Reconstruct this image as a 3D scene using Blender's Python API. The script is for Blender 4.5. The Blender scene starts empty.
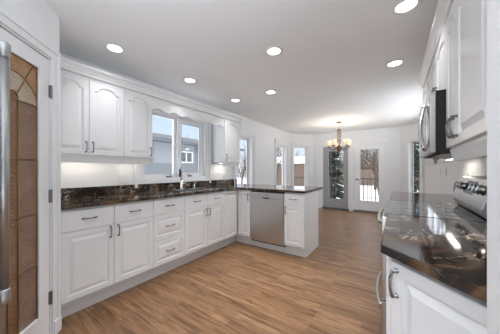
import bpy, bmesh, math, random
from mathutils import Vector, Matrix
random.seed(7)
S = bpy.context.scene
COL = S.collection
PI = math.pi

# ------------------------------------------------------------------ camera
yaw = math.atan(146.0/215.0)
cd = bpy.data.cameras.new('camera')
cd.sensor_width = 36.0
cd.lens = 36.0*215.0/500.0
cd.shift_y = 3.3/500.0
cd.clip_start = 0.02
cam = bpy.data.objects.new('camera', cd)
COL.objects.link(cam)
cam.location = (0, 0, 1.24)
cam.rotation_euler = (PI/2, 0, yaw)
S.camera = cam

# ------------------------------------------------------------------ world, sun, exposure
S.view_settings.view_transform = 'Standard'
S.view_settings.look = 'None'
S.view_settings.exposure = 0.37
S.view_settings.gamma = 1.0
S.view_settings.use_curve_mapping = False
CAN_POWER = 4.6
CAN_WALL_POWER = 1.2      # the row close to the window wall is dimmed
W = bpy.data.worlds.new('winter_sky')
S.world = W
W.use_nodes = True
wn = W.node_tree.nodes; wl = W.node_tree.links
bg = wn['Background']
tc = wn.new('ShaderNodeTexCoord')
sep = wn.new('ShaderNodeSeparateXYZ')
# overcast winter sky: pale blue low down, much brighter overhead
ramp = wn.new('ShaderNodeValToRGB')
re_ = ramp.color_ramp.elements
re_[0].position = 0.0; re_[0].color = (0.80, 0.87, 0.96, 1)
re_[1].position = 1.0; re_[1].color = (2.6, 2.65, 2.7, 1)
for p_, c_ in ((0.22, (0.60, 0.76, 0.97, 1)), (0.5, (2.0, 2.05, 2.1, 1))):
    x_ = re_.new(p_); x_.color = c_
SUN_SIDE = 0.0
ma = wn.new('ShaderNodeVectorMath'); ma.operation = 'DOT_PRODUCT'; ma.inputs[1].default_value = (0.3*SUN_SIDE, -0.95*SUN_SIDE, 0)
mb_ = wn.new('ShaderNodeMath'); mb_.operation = 'MAXIMUM'; mb_.inputs[1].default_value = 0.0
mc_ = wn.new('ShaderNodeMath'); mc_.operation = 'ADD'; mc_.inputs[1].default_value = 0.85
wl.new(tc.outputs['Generated'], sep.inputs[0])
wl.new(sep.outputs['Z'], ramp.inputs[0])
wl.new(ramp.outputs[0], bg.inputs['Color'])
wl.new(tc.outputs['Generated'], ma.inputs[0]); wl.new(ma.outputs['Value'], mb_.inputs[0]); wl.new(mb_.outputs[0], mc_.inputs[0])
# glow added below the horizon behind the camera, to brighten the ceiling
BACK_GLOW = 13.0
md_ = wn.new('ShaderNodeMath'); md_.operation = 'MULTIPLY'; md_.inputs[1].default_value = -BACK_GLOW
me_ = wn.new('ShaderNodeMath'); me_.operation = 'MAXIMUM'; me_.inputs[1].default_value = 0.0
mf_ = wn.new('ShaderNodeMath'); mf_.operation = 'LESS_THAN'; mf_.inputs[1].default_value = 0.0
mg_ = wn.new('ShaderNodeMath'); mg_.operation = 'MULTIPLY_ADD'
wl.new(sep.outputs['Z'], md_.inputs[0]); wl.new(md_.outputs[0], me_.inputs[0]); wl.new(sep.outputs['Y'], mf_.inputs[0])
wl.new(me_.outputs[0], mg_.inputs[0]); wl.new(mf_.outputs[0], mg_.inputs[1]); wl.new(mc_.outputs[0], mg_.inputs[2])
wl.new(mg_.outputs[0], bg.inputs['Strength'])
def area_light(name, loc, rot, sx, sy, power, col):
    d = bpy.data.lights.new(name, 'AREA'); d.shape = 'RECTANGLE'; d.size = sx; d.size_y = sy
    d.energy = power; d.color = col
    o = bpy.data.objects.new(name, d); COL.objects.link(o)
    o.location = loc; o.rotation_euler = rot
    return o
# fill light added outside the unseen dining side window
area_light('dining_fill_light', (0.80, 5.0, 1.85), (math.radians(78), 0, math.radians(90)), 2.1, 0.75, 22.0, (0.86, 0.93, 1.0))
# ------------------------------------------------------------------ materials
def newmat(name):
    m = bpy.data.materials.new(name)
    m.use_nodes = True
    return m, m.node_tree.nodes, m.node_tree.links, m.node_tree.nodes['Principled BSDF']

def mat(name, col, rough=0.5, metal=0.0, noise=0.0, scale=30.0, bump=0.0, coat=0.0, emis=None, estr=0.0):
    m, n, l, b = newmat(name)
    b.inputs['Base Color'].default_value = (*col, 1)
    b.inputs['Roughness'].default_value = rough
    b.inputs['Metallic'].default_value = metal
    if coat:
        b.inputs['Coat Weight'].default_value = coat
        b.inputs['Coat Roughness'].default_value = 0.1
    if emis:
        b.inputs['Emission Color'].default_value = (*emis, 1)
        b.inputs['Emission Strength'].default_value = estr
    if noise or bump:
        t = n.new('ShaderNodeTexCoord')
        nz = n.new('ShaderNodeTexNoise'); nz.inputs['Scale'].default_value = scale
        nz.inputs['Detail'].default_value = 4
        l.new(t.outputs['Object'], nz.inputs['Vector'])
        if noise:
            r = n.new('ShaderNodeValToRGB')
            r.color_ramp.elements[0].color = (*[c*(1-noise) for c in col], 1)
            r.color_ramp.elements[1].color = (*[min(1, c*(1+noise)) for c in col], 1)
            r.color_ramp.elements[0].position = 0.3; r.color_ramp.elements[1].position = 0.7
            l.new(nz.outputs['Fac'], r.inputs[0]); l.new(r.outputs[0], b.inputs['Base Color'])
        if bump:
            bp = n.new('ShaderNodeBump'); bp.inputs['Strength'].default_value = bump
            bp.inputs['Distance'].default_value = 0.01
            l.new(nz.outputs['Fac'], bp.inputs['Height']); l.new(bp.outputs[0], b.inputs['Normal'])
    return m

def steel_mat(name, col, rough, axis):
    m, n, l, b = newmat(name)
    b.inputs['Metallic'].default_value = 1.0
    t = n.new('ShaderNodeTexCoord'); mp = n.new('ShaderNodeMapping')
    sc = [3, 3, 3]; sc[axis] = 300
    mp.inputs['Scale'].default_value = sc
    nz = n.new('ShaderNodeTexNoise'); nz.inputs['Scale'].default_value = 1.0
    r = n.new('ShaderNodeValToRGB')
    r.color_ramp.elements[0].color = (*[c*0.9 for c in col], 1)
    r.color_ramp.elements[1].color = (*[c*1.08 for c in col], 1)
    mr = n.new('ShaderNodeMapRange'); mr.inputs['To Min'].default_value = rough*0.8; mr.inputs['To Max'].default_value = rough*1.2
    l.new(t.outputs['Object'], mp.inputs[0]); l.new(mp.outputs[0], nz.inputs['Vector'])
    l.new(nz.outputs['Fac'], r.inputs[0]); l.new(r.outputs[0], b.inputs['Base Color'])
    l.new(nz.outputs['Fac'], mr.inputs[0]); l.new(mr.outputs[0], b.inputs['Roughness'])
    return m

def glass_mat(name, tint=(1, 1, 1), ior=1.45):
    m = bpy.data.materials.new(name); m.use_nodes = True
    n = m.node_tree.nodes; l = m.node_tree.links
    n.clear()
    o = n.new('ShaderNodeOutputMaterial'); mx = n.new('ShaderNodeMixShader')
    tr = n.new('ShaderNodeBsdfTransparent'); gl = n.new('ShaderNodeBsdfGlossy'); fr = n.new('ShaderNodeFresnel')
    tr.inputs[0].default_value = (*tint, 1); gl.inputs['Roughness'].default_value = 0.01
    fr.inputs['IOR'].default_value = ior
    ge = n.new('ShaderNodeNewGeometry'); iv = n.new('ShaderNodeMath'); iv.operation = 'SUBTRACT'; iv.inputs[0].default_value = 1.0
    ml = n.new('ShaderNodeMath'); ml.operation = 'MULTIPLY'
    l.new(ge.outputs['Backfacing'], iv.inputs[1]); l.new(iv.outputs[0], ml.inputs[0]); l.new(fr.outputs[0], ml.inputs[1])
    l.new(ml.outputs[0], mx.inputs[0]); l.new(tr.outputs[0], mx.inputs[1]); l.new(gl.outputs[0], mx.inputs[2])
    l.new(mx.outputs[0], o.inputs[0])
    return m

def granite_mat():
    m, n, l, b = newmat('polished_granite')
    t = n.new('ShaderNodeTexCoord')
    n1 = n.new('ShaderNodeTexNoise'); n1.inputs['Scale'].default_value = 3.2; n1.inputs['Detail'].default_value = 8
    n1.inputs['Roughness'].default_value = 0.62; n1.inputs['Distortion'].default_value = 1.6
    r1 = n.new('ShaderNodeValToRGB'); e = r1.color_ramp.elements
    e[0].position = 0.38; e[0].color = (0.012, 0.010, 0.010, 1)
    e[1].position = 0.76; e[1].color = (0.27, 0.16, 0.085, 1)
    x = e.new(0.51); x.color = (0.035, 0.024, 0.018, 1)
    x = e.new(0.61); x.color = (0.14, 0.08, 0.042, 1)
    n2 = n.new('ShaderNodeTexNoise'); n2.inputs['Scale'].default_value = 7.0; n2.inputs['Detail'].default_value = 5
    n2.inputs['Distortion'].default_value = 2.5
    sub = n.new('ShaderNodeMath'); sub.operation = 'SUBTRACT'; sub.inputs[1].default_value = 0.5
    ab = n.new('ShaderNodeMath'); ab.operation = 'ABSOLUTE'
    r2 = n.new('ShaderNodeValToRGB'); e2 = r2.color_ramp.elements
    e2[0].position = 0.0; e2[0].color = (1, 1, 1, 1); e2[1].position = 0.022; e2[1].color = (0, 0, 0, 1)
    n3 = n.new('ShaderNodeTexNoise'); n3.inputs['Scale'].default_value = 5.0
    r3 = n.new('ShaderNodeValToRGB'); r3.color_ramp.elements[0].position = 0.46; r3.color_ramp.elements[1].position = 0.58
    mul = n.new('ShaderNodeMath'); mul.operation = 'MULTIPLY'
    mx = n.new('ShaderNodeMix'); mx.data_type = 'RGBA'
    mx.inputs['B'].default_value = (0.62, 0.55, 0.46, 1)
    for q in (n1, n2, n3): l.new(t.outputs['Object'], q.inputs['Vector'])
    l.new(n1.outputs['Fac'], r1.inputs[0])
    l.new(n2.outputs['Fac'], sub.inputs[0]); l.new(sub.outputs[0], ab.inputs[0]); l.new(ab.outputs[0], r2.inputs[0])
    l.new(n3.outputs['Fac'], r3.inputs[0])
    l.new(r2.outputs[0], mul.inputs[0]); l.new(r3.outputs[0], mul.inputs[1])
    l.new(mul.outputs[0], mx.inputs['Factor']); l.new(r1.outputs[0], mx.inputs['A'])
    l.new(mx.outputs['Result'], b.inputs['Base Color'])
    b.inputs['Roughness'].default_value = 0.07
    return m

def floor_mat():
    m, n, l, b = newmat('oak_strip_floor')
    t = n.new('ShaderNodeTexCoord')
    br = n.new('ShaderNodeTexBrick'); br.offset = 0.37; br.offset_frequency = 3; br.squash = 1.0
    br.inputs['Scale'].default_value = 1.0
    br.inputs['Brick Width'].default_value = 0.55
    br.inputs['Row Height'].default_value = 0.057
    br.inputs['Mortar Size'].default_value = 0.0011
    br.inputs['Mortar Smooth'].default_value = 0.3
    br.inputs['Color1'].default_value = (0.215, 0.112, 0.053, 1)
    br.inputs['Color2'].default_value = (0.315, 0.178, 0.092, 1)
    br.inputs['Mortar'].default_value = (0.13, 0.06, 0.027, 1)
    mp = n.new('ShaderNodeMapping'); mp.inputs['Scale'].default_value = (2.2, 26, 1)
    gr = n.new('ShaderNodeTexNoise'); gr.inputs['Scale'].default_value = 1.6; gr.inputs['Detail'].default_value = 6
    gr.inputs['Distortion'].default_value = 0.9
    r = n.new('ShaderNodeValToRGB')
    r.color_ramp.elements[0].position = 0.36; r.color_ramp.elements[0].color = (0.52, 0.47, 0.42, 1)
    r.color_ramp.elements[1].position = 0.58; r.color_ramp.elements[1].color = (1.08, 1.06, 1.04, 1)
    mx = n.new('ShaderNodeMix'); mx.data_type = 'RGBA'; mx.blend_type = 'MULTIPLY'; mx.inputs['Factor'].default_value = 0.85
    l.new(t.outputs['Object'], br.inputs['Vector']); l.new(t.outputs['Object'], mp.inputs[0])
    l.new(mp.outputs[0], gr.inputs['Vector']); l.new(gr.outputs['Fac'], r.inputs[0])
    l.new(br.outputs['Color'], mx.inputs['A']); l.new(r.outputs[0], mx.inputs['B'])
    l.new(mx.outputs['Result'], b.inputs['Base Color'])
    b.inputs['Roughness'].default_value = 0.30
    bp = n.new('ShaderNodeBump'); bp.inputs['Strength'].default_value = 0.08; bp.inputs['Distance'].default_value = 0.003
    l.new(gr.outputs['Fac'], bp.inputs['Height']); l.new(bp.outputs[0], b.inputs['Normal'])
    return m

def textured_glass_mat(name, c0, c1, scale):
    m, n, l, b = newmat(name)
    t = n.new('ShaderNodeTexCoord')
    v = n.new('ShaderNodeTexVoronoi'); v.inputs['Scale'].default_value = scale
    z = n.new('ShaderNodeTexNoise'); z.inputs['Scale'].default_value = 5.0
    r = n.new('ShaderNodeValToRGB')
    r.color_ramp.elements[0].color = (*c0, 1); r.color_ramp.elements[1].color = (*c1, 1)
    r.color_ramp.elements[0].position = 0.3; r.color_ramp.elements[1].position = 0.7
    bp = n.new('ShaderNodeBump'); bp.inputs['Strength'].default_value = 0.8; bp.inputs['Distance'].default_value = 0.006
    l.new(t.outputs['Object'], v.inputs['Vector']); l.new(t.outputs['Object'], z.inputs['Vector'])
    l.new(z.outputs['Fac'], r.inputs[0]); l.new(r.outputs[0], b.inputs['Base Color'])
    l.new(v.outputs['Distance'], bp.inputs['Height']); l.new(bp.outputs[0], b.inputs['Normal'])
    b.inputs['Roughness'].default_value = 0.12
    b.inputs['Transmission Weight'].default_value = 0.08
    return m

M = {}
M['wall'] = mat('wall_paint', (0.84, 0.845, 0.855), 0.6, bump=0.02, scale=180)
M['ceiling'] = mat('ceiling_paint', (0.90, 0.90, 0.90), 0.8, bump=0.15, scale=120)
M['trim'] = mat('trim_paint', (0.85, 0.85, 0.86), 0.35)
M['cab'] = mat('white_cabinet_paint', (0.82, 0.82, 0.82), 0.36)
M['cabin'] = mat('cabinet_inside', (0.6, 0.58, 0.55), 0.6)
M['floor'] = floor_mat()
M['granite'] = granite_mat()
M['steel'] = steel_mat('brushed_stainless', (0.56, 0.55, 0.535), 0.30, 2)
M['steelv'] = steel_mat('brushed_stainless_upright', (0.60, 0.60, 0.60), 0.36, 0)
M['nickel'] = mat('satin_nickel', (0.27, 0.265, 0.26), 0.32, 1.0)
M['chrome'] = mat('chrome', (0.75, 0.75, 0.76), 0.08, 1.0)
M['black'] = mat('black_enamel', (0.012, 0.012, 0.012), 0.3)
M['blackmatt'] = mat('black_case', (0.010, 0.009, 0.008), 0.65)
M['handle_steel'] = mat('handle_steel', (0.42, 0.42, 0.42), 0.38, 1.0)
M['blackglass'] = mat('black_ceramic_glass', (0.008, 0.008, 0.009), 0.04, coat=0.5)
M['ring'] = mat('burner_print', (0.10, 0.10, 0.10), 0.15)
M['dark'] = mat('dark_gasket', (0.04, 0.04, 0.045), 0.5)
M['greydoor'] = mat('grey_door_paint', (0.36, 0.37, 0.385), 0.4)
M['glass'] = glass_mat('window_glass')
M['lead'] = mat('lead_came', (0.28, 0.27, 0.25), 0.35, 0.8)
M['brass'] = mat('brass_came', (0.28, 0.16, 0.06), 0.35, 0.8)
M['amber'] = textured_glass_mat('amber_glass', (0.40, 0.215, 0.095), (0.52, 0.30, 0.145), 90)
M['brownglass'] = textured_glass_mat('brown_glass', (0.21, 0.11, 0.052), (0.30, 0.165, 0.085), 60)
M['mauveglass'] = textured_glass_mat('mauve_glass', (0.25, 0.155, 0.105), (0.36, 0.235, 0.165), 110)
M['clearglass'] = textured_glass_mat('pale_glass', (0.5, 0.40, 0.29), (0.62, 0.52, 0.40), 130)
M['plastic'] = mat('white_plastic', (0.8, 0.8, 0.8), 0.4)
M['led'] = mat('lit_lens', (1, 1, 1), 0.5, emis=(1.0, 0.97, 0.92), estr=6.0)
M['strip'] = mat('lit_strip', (1, 1, 1), 0.5, emis=(1.0, 0.93, 0.82), estr=4.0)
M['bronze'] = mat('antique_bronze', (0.17, 0.095, 0.05), 0.35, 0.9)
M['shade'] = mat('alabaster_glass', (0.85, 0.72, 0.5), 0.35, emis=(1.0, 0.70, 0.38), estr=0.35)
M['snow'] = mat('snow', (0.82, 0.83, 0.86), 0.7, noise=0.05, scale=1.5, bump=0.3)
M['stucco'] = mat('blue_grey_stucco', (0.245, 0.262, 0.28), 0.9, noise=0.12, scale=14, bump=0.4)
M['eave'] = mat('eave_board', (0.16, 0.18, 0.2), 0.6)
M['roof'] = mat('roof_shingle', (0.12, 0.12, 0.13), 0.9, noise=0.2, scale=20)
M['bark'] = mat('bark', (0.13, 0.085, 0.06), 0.9, noise=0.3, scale=20)
M['brush'] = mat('brush_bark', (0.20, 0.155, 0.125), 0.9, noise=0.3, scale=3)
M['needle'] = mat('needles', (0.03, 0.05, 0.035), 0.9, noise=0.4, scale=8)
M['fence'] = mat('weathered_fence', (0.21, 0.155, 0.12), 0.8, noise=0.3, scale=6)
M['rail'] = mat('dark_railing', (0.06, 0.055, 0.05), 0.5)
M['deck'] = mat('snowy_deck', (0.75, 0.75, 0.77), 0.8, noise=0.1, scale=5)
M['winglass'] = mat('dark_window_glass', (0.03, 0.035, 0.045), 0.05)
M['display'] = mat('oven_display', (0.01, 0.012, 0.016), 0.08)

# ------------------------------------------------------------------ helpers
class Fr:
    """local frame: u along, w outward, z up"""
    def __init__(self, P, D, N):
        self.P = P; self.D = D; self.N = N
    def __call__(self, u, w, z):
        return Vector((self.P[0]+self.D[0]*u+self.N[0]*w, self.P[1]+self.D[1]*u+self.N[1]*w, z))
WORLD = Fr((0, 0), (1, 0), (0, 1))
q = math.sqrt(0.5)
LW = -2.83; RW = 0.58; FY = 7.15
FL = Fr((LW, 0), (0, 1), (1, 0))
FRT = Fr((RW, 0), (0, 1), (-1, 0))
FP = Fr((0, 2.91), (1, 0), (0, -1))
FF = Fr((0, FY), (1, 0), (0, -1))
PC = (-2.182, 0.555)
FD = Fr(PC, (q, -q), (q, q))
bl = math.hypot(0.53, 0.65)
FBL = Fr((LW, 6.5), (0.53/bl, 0.65/bl), (0.65/bl, -0.53/bl))
FBR = Fr((0.09, FY), (q, -q), (-q, -q))
FDG = Fr((-0.03, 0.985), (q, -q), (-q, -q))

WLOC = {}
class MB:
    def __init__(self): self.bm = bmesh.new()
    def box(self, u0, u1, w0, w1, z0, z1, fr=WORLD, bev=0.0):
        vs = [self.bm.verts.new(fr(u, w, z)) for z in (z0, z1) for (u, w) in ((u0, w0), (u1, w0), (u1, w1), (u0, w1))]
        fs = []
        for f in ((0, 1, 2, 3), (4, 5, 6, 7), (0, 1, 5, 4), (1, 2, 6, 5), (2, 3, 7, 6), (3, 0, 4, 7)):
            fs.append(self.bm.faces.new([vs[i] for i in f]))
        if bev:
            es = list({e for f in fs for e in f.edges})
            bmesh.ops.recalc_face_normals(self.bm, faces=fs)
            bmesh.ops.bevel(self.bm, geom=es, offset=bev, segments=2, affect='EDGES', profile=0.5)
        return self
    def prism(self, pts, z0, z1):
        a = [self.bm.verts.new((x, y, z0)) for x, y in pts]; b = [self.bm.verts.new((x, y, z1)) for x, y in pts]
        n = len(pts)
        self.bm.faces.new(a); self.bm.faces.new(b)
        for i in range(n): self.bm.faces.new((a[i], a[(i+1) % n], b[(i+1) % n], b[i]))
        return self
    def sweep(self, prof, u0, u1, fr):
        """profile of (w,z) swept along u"""
        a = [self.bm.verts.new(fr(u0, w, z)) for w, z in prof]; b = [self.bm.verts.new(fr(u1, w, z)) for w, z in prof]
        n = len(prof)
        self.bm.faces.new(a); self.bm.faces.new(b)
        for i in range(n): self.bm.faces.new((a[i], a[(i+1) % n], b[(i+1) % n], b[i]))
        return self
    def plate(self, outline, w0, w1, fr):
        """outline of (u,z) extruded along w"""
        a = [self.bm.verts.new(fr(u, w0, z)) for u, z in outline]; b = [self.bm.verts.new(fr(u, w1, z)) for u, z in outline]
        n = len(outline)
        self.bm.faces.new(a); self.bm.faces.new(b)
        for i in range(n): self.bm.faces.new((a[i], a[(i+1) % n], b[(i+1) % n], b[i]))
        return self
    def tube(self, path, r, seg=8, cap=True):
        path = [Vector(p) for p in path]
        rs = r if isinstance(r, (list, tuple)) else [r]*len(path)
        rings = []
        for i, p in enumerate(path):
            if i == 0: d = path[1]-p
            elif i == len(path)-1: d = p-path[-2]
            else: d = (path[i+1]-path[i]).normalized()+(p-path[i-1]).normalized()
            d.normalize()
            up = Vector((0, 0, 1)) if abs(d.z) < 0.95 else Vector((1, 0, 0))
            s = d.cross(up).normalized(); t = s.cross(d).normalized()
            rings.append([self.bm.verts.new(p+(s*math.cos(k*2*PI/seg)+t*math.sin(k*2*PI/seg))*rs[i]) for k in range(seg)])
        for A, B in zip(rings, rings[1:]):
            for k in range(seg): self.bm.faces.new((A[k], A[(k+1) % seg], B[(k+1) % seg], B[k]))
        if cap: self.bm.faces.new(rings[0]); self.bm.faces.new(rings[-1])
        return self
    def lathe(self, prof, c, seg=20, closed=False):
        """profile of (r,z) about the vertical axis through c"""
        rings = []
        for r, z in prof:
            r = max(r, 0.0005)
            rings.append([self.bm.verts.new((c[0]+r*math.cos(k*2*PI/seg), c[1]+r*math.sin(k*2*PI/seg), c[2]+z)) for k in range(seg)])
        pairs = list(zip(rings, rings[1:])) + ([(rings[-1], rings[0])] if closed else [])
        for A, B in pairs:
            for k in range(seg): self.bm.faces.new((A[k], A[(k+1) % seg], B[(k+1) % seg], B[k]))
        if not closed: self.bm.faces.new(rings[0]); self.bm.faces.new(rings[-1])
        return self
    def build(self, name, material, parent=None, smooth=False, bevel=0.0):
        bmesh.ops.recalc_face_normals(self.bm, faces=self.bm.faces)
        if parent is not None: off = WLOC[parent.name]
        else:
            lo = [min(v.co[i] for v in self.bm.verts) for i in range(3)]; hi = [max(v.co[i] for v in self.bm.verts) for i in range(3)]
            off = Vector(((lo[0]+hi[0])/2, (lo[1]+hi[1])/2, lo[2]))
        bmesh.ops.translate(self.bm, verts=self.bm.verts, vec=-off)
        me = bpy.data.meshes.new(name); self.bm.to_mesh(me); self.bm.free()
        if smooth:
            for p in me.polygons: p.use_smooth = True
        me.materials.append(material)
        o = bpy.data.objects.new(name, me); COL.objects.link(o)
        if parent is not None: o.parent = parent
        else: o.location = off
        WLOC[o.name] = off.copy()
        if bevel:
            b = o.modifiers.new('bevel', 'BEVEL'); b.width = bevel; b.segments = 2; b.limit_method = 'ANGLE'; b.angle_limit = 0.6
        return o

def tag(o, label, cat, group=None):
    o['label'] = label; o['category'] = cat
    if group: o['group'] = group
    return o
def thing(name, loc, label, cat, group=None):
    o = bpy.data.objects.new(name, None); COL.objects.link(o); o.empty_display_size = 0.1
    o.location = loc; WLOC[o.name] = Vector(loc)
    return tag(o, label, cat, group)
def struct(o): o['kind'] = 'structure'; return o
def struct_empty(name, loc):
    o = bpy.data.objects.new(name, None); COL.objects.link(o); o.location = loc; WLOC[o.name] = Vector(loc)
    return struct(o)
def copy_tree(o, loc, label):
    r = o.copy(); COL.objects.link(r); r.location = loc; r['label'] = label; WLOC[r.name] = Vector(loc)
    def rec(a, b):
        for ch in list(a.children):
            c = ch.copy(); COL.objects.link(c); c.parent = b
            rec(ch, c)
    rec(o, r)
    return r

# ------------------------------------------------------------------ room shell
def wall(name, fr, u0, u1, openings=(), th=0.15, H=2.44, ext0=0.0, ext1=0.0):
    us = sorted({u0, u1} | {o[0] for o in openings} | {o[1] for o in openings})
    zs = sorted({0.0, H} | {o[2] for o in openings} | {o[3] for o in openings})
    mb = MB()
    for a, b in zip(us, us[1:]):
        for c, d in zip(zs, zs[1:]):
            um = (a+b)/2; zm = (c+d)/2
            if any(o[0] < um < o[1] and o[2] < zm < o[3] for o in openings): continue
            mb.box(a, b, -th, 0, c, d, fr)
    return struct(mb.build(name, M['wall']))

OUT = [(LW-0.15, -0.85), (-1.60, -0.85), (-1.60, -2.2), (0.73, -2.2), (RW+0.15, 6.72), (0.15, 7.3), (-2.36, 7.3), (LW-0.15, 6.56)]
struct(MB().prism([(x, max(y, -1.8)) for x, y in OUT], -0.12, 0.0).build('floor', M['floor']))
struct(MB().prism(OUT, 2.44, 2.56).build('ceiling', M['ceiling']))
W1 = (1.56, 2.765, 1.10, 2.11)
W2 = (3.62, 4.28, 0.75, 2.04)
W3 = (5.50, 6.20, 0.55, 2.04)
wall('wall_left', FL, -0.85, 6.5, [W1, W2, W3])
W4 = (0.10, 0.66, 0.60, 2.06)
wall('wall_bay_left', FBL, 0.0, bl, [W4])
D1 = (-2.0, -1.185, 0.0, 2.02); D2 = (-1.07, -0.205, 0.0, 2.02)
wall('wall_far', FF, -2.3, 0.09, [D1, D2])
W5 = (0.22, 0.585, 0.62, 2.03)
brl = 0.49/q
wall('wall_bay_right', FBR, 0.0, brl, [W5])
W6 = (3.9, 6.1, 1.42, 2.25)  # unseen opening, added to bring light into the dining end
wall('wall_right', FRT, 0.496, 6.66, [W6])
struct(MB().box(0.12, 0.73, 0.36, 0.496, 0, 2.44).build('wall_partition', M['wall']))
struct(MB().box(-2.83, -1.60, -0.85, -0.75, 0, 2.44).build('wall_pantry_back', M['wall']))
D3 = (0.088, 0.70, 0.0, 2.07)
wall('wall_pantry_door', FD, 0.0, 0.80, [D3], th=0.10)
struct(MB().box(-2.83, -2.182, 0.43, 0.555, 0, 2.44).build('wall_pantry_side', M['wall']))
e = FD(0.80, 0, 0)
struct(MB().box(e.x-0.10, e.x, -0.75, e.y, 0, 2.44).build('wall_pantry_end', M['wall']))

def base(name, fr, u0, u1):
    prof = [(0, 0), (0.014, 0), (0.014, 0.075), (0.006, 0.095), (0, 0.095)]
    return struct(MB().sweep(prof, u0, u1, fr).build(name, M['trim']))
base('baseboard_far', FF, -0.135, 0.08)
base('baseboard_bay_left', FBL, 0.02, bl-0.02)
base('baseboard_bay_right', FBR, 0.02, brl-0.02)
base('baseboard_left', FL, 3.72, 6.48)
base('baseboard_right', FRT, 3.42, 6.64)
base('baseboard_far_corner', FF, -2.29, -2.19)

def casing_prof(cw): return cw
def casing(parent, fr, u0, u1, z0, z1, cw, bottom=True, t=0.018, t2=0.014):
    mb = MB()
    mb.box(u0-cw, u0, 0, t, z0-(cw if bottom else 0), z1+cw, fr)
    mb.box(u1, u1+cw, 0, t, z0-(cw if bottom else 0), z1+cw, fr)
    mb.box(u0, u1, 0, t, z1, z1+cw, fr)
    if bottom: mb.box(u0, u1, 0, t, z0-cw, z0, fr)
    # raised outer band of the moulding
    mb.box(u0-cw, u0-cw*0.62, t, t+t2, z0-(cw if bottom else 0), z1+cw, fr)
    mb.box(u1+cw*0.62, u1+cw, t, t+t2, z0-(cw if bottom else 0), z1+cw, fr)
    mb.box(u0-cw*0.62, u1+cw*0.62, t, t+t2, z1+cw*0.62, z1+cw, fr)
    return mb.build('casing', M['trim'], parent, bevel=0.003)
def rect_frame(mb, fr, u0, u1, z0, z1, w0, w1, f, bev=0):
    mb.box(u0, u0+f, w0, w1, z0, z1, fr); mb.box(u1-f, u1, w0, w1, z0, z1, fr)
    mb.box(u0+f, u1-f, w0, w1, z0, z0+f, fr); mb.box(u0+f, u1-f, w0, w1, z1-f, z1, fr)
    return mb

def window(num, fr, o, sashes, cw=0.07, jamb=0.03, depth=0.10, sill=False, cas=True):
    u0, u1, z0, z1 = o
    r = struct_empty('window_%d' % num, fr((u0+u1)/2, 0, z0))
    if cas: casing(r, fr, u0, u1, z0, z1, cw, bottom=not sill)
    rect_frame(MB(), fr, u0+0.001, u1-0.001, z0+0.001, z1-0.001, -0.149, 0.0, jamb).build('jamb', M['trim'], r)
    if sill: MB().box(u0-cw-0.02, u1+cw+0.02, 0.0, 0.035, z0-0.035, z0, fr, bev=0.004).build('window_sill', M['trim'], r)
    for (a, b, c, d, f, lm) in sashes:
        s = rect_frame(MB(), fr, a, b, c, d, -depth-0.03, -depth+0.012, f).build('sash', M['trim'], r, bevel=0.003)
        MB().box(a+f-0.004, b-f+0.004, -depth-0.012, -depth-0.006, c+f-0.004, d-f+0.004, fr).build('window_pane', M['glass'], s)
        if lm:
            rect_frame(MB(), fr, a+f-0.002, b-f+0.002, c+f-0.002, d-f+0.002, -depth-0.005, -depth+0.004, 0.012).build('gasket', lm, s)
    return r

w1 = window(1, FL, W1, [(1.59, 2.16, 1.13, 2.08, 0.048, None), (2.185, 2.735, 1.13, 2.08, 0.072, M['lead'])], cw=0.09, sill=False, depth=0.06)
MB().box(2.16, 2.185, -0.11, -0.01, 1.13, 2.08, FL).build('mullion', M['trim'], w1)
cr = MB().box(2.38, 2.46, -0.045, -0.02, 1.135, 1.16, FL, bev=0.004).tube([FL(2.42, -0.03, 1.15), FL(2.40, -0.01, 1.165), FL(2.35, 0.0, 1.165)], 0.006).build('crank_handle', M['nickel'], w1)
cr = MB().box(1.98, 2.06, -0.045, -0.02, 1.135, 1.155, FL, bev=0.004).tube([FL(2.03, -0.03, 1.15), FL(2.02, -0.01, 1.17), FL(2.02, 0.0, 1.21)], 0.007).build('crank_handle', M['nickel'], w1)
window(2, FL, W2, [(3.65, 4.25, 0.78, 2.01, 0.05, M['dark'])], cw=0.08)
window(3, FL, W3, [(5.53, 6.17, 0.58, 2.01, 0.05, None)], cw=0.10)
window(4, FBL, W4, [(0.13, 0.63, 0.63, 2.03, 0.04, None)], cw=0.07)
window(6, FRT, W6, [(3.93, 4.985, 1.45, 2.22, 0.04, None), (5.015, 6.07, 1.45, 2.22, 0.04, None)], cw=0.06)  # added window, hidden behind the right-hand cabinets, for extra light
window(5, FBR, W5, [(0.25, 0.555, 0.65, 2.00, 0.03, M['dark'])], cw=0.075)

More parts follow.
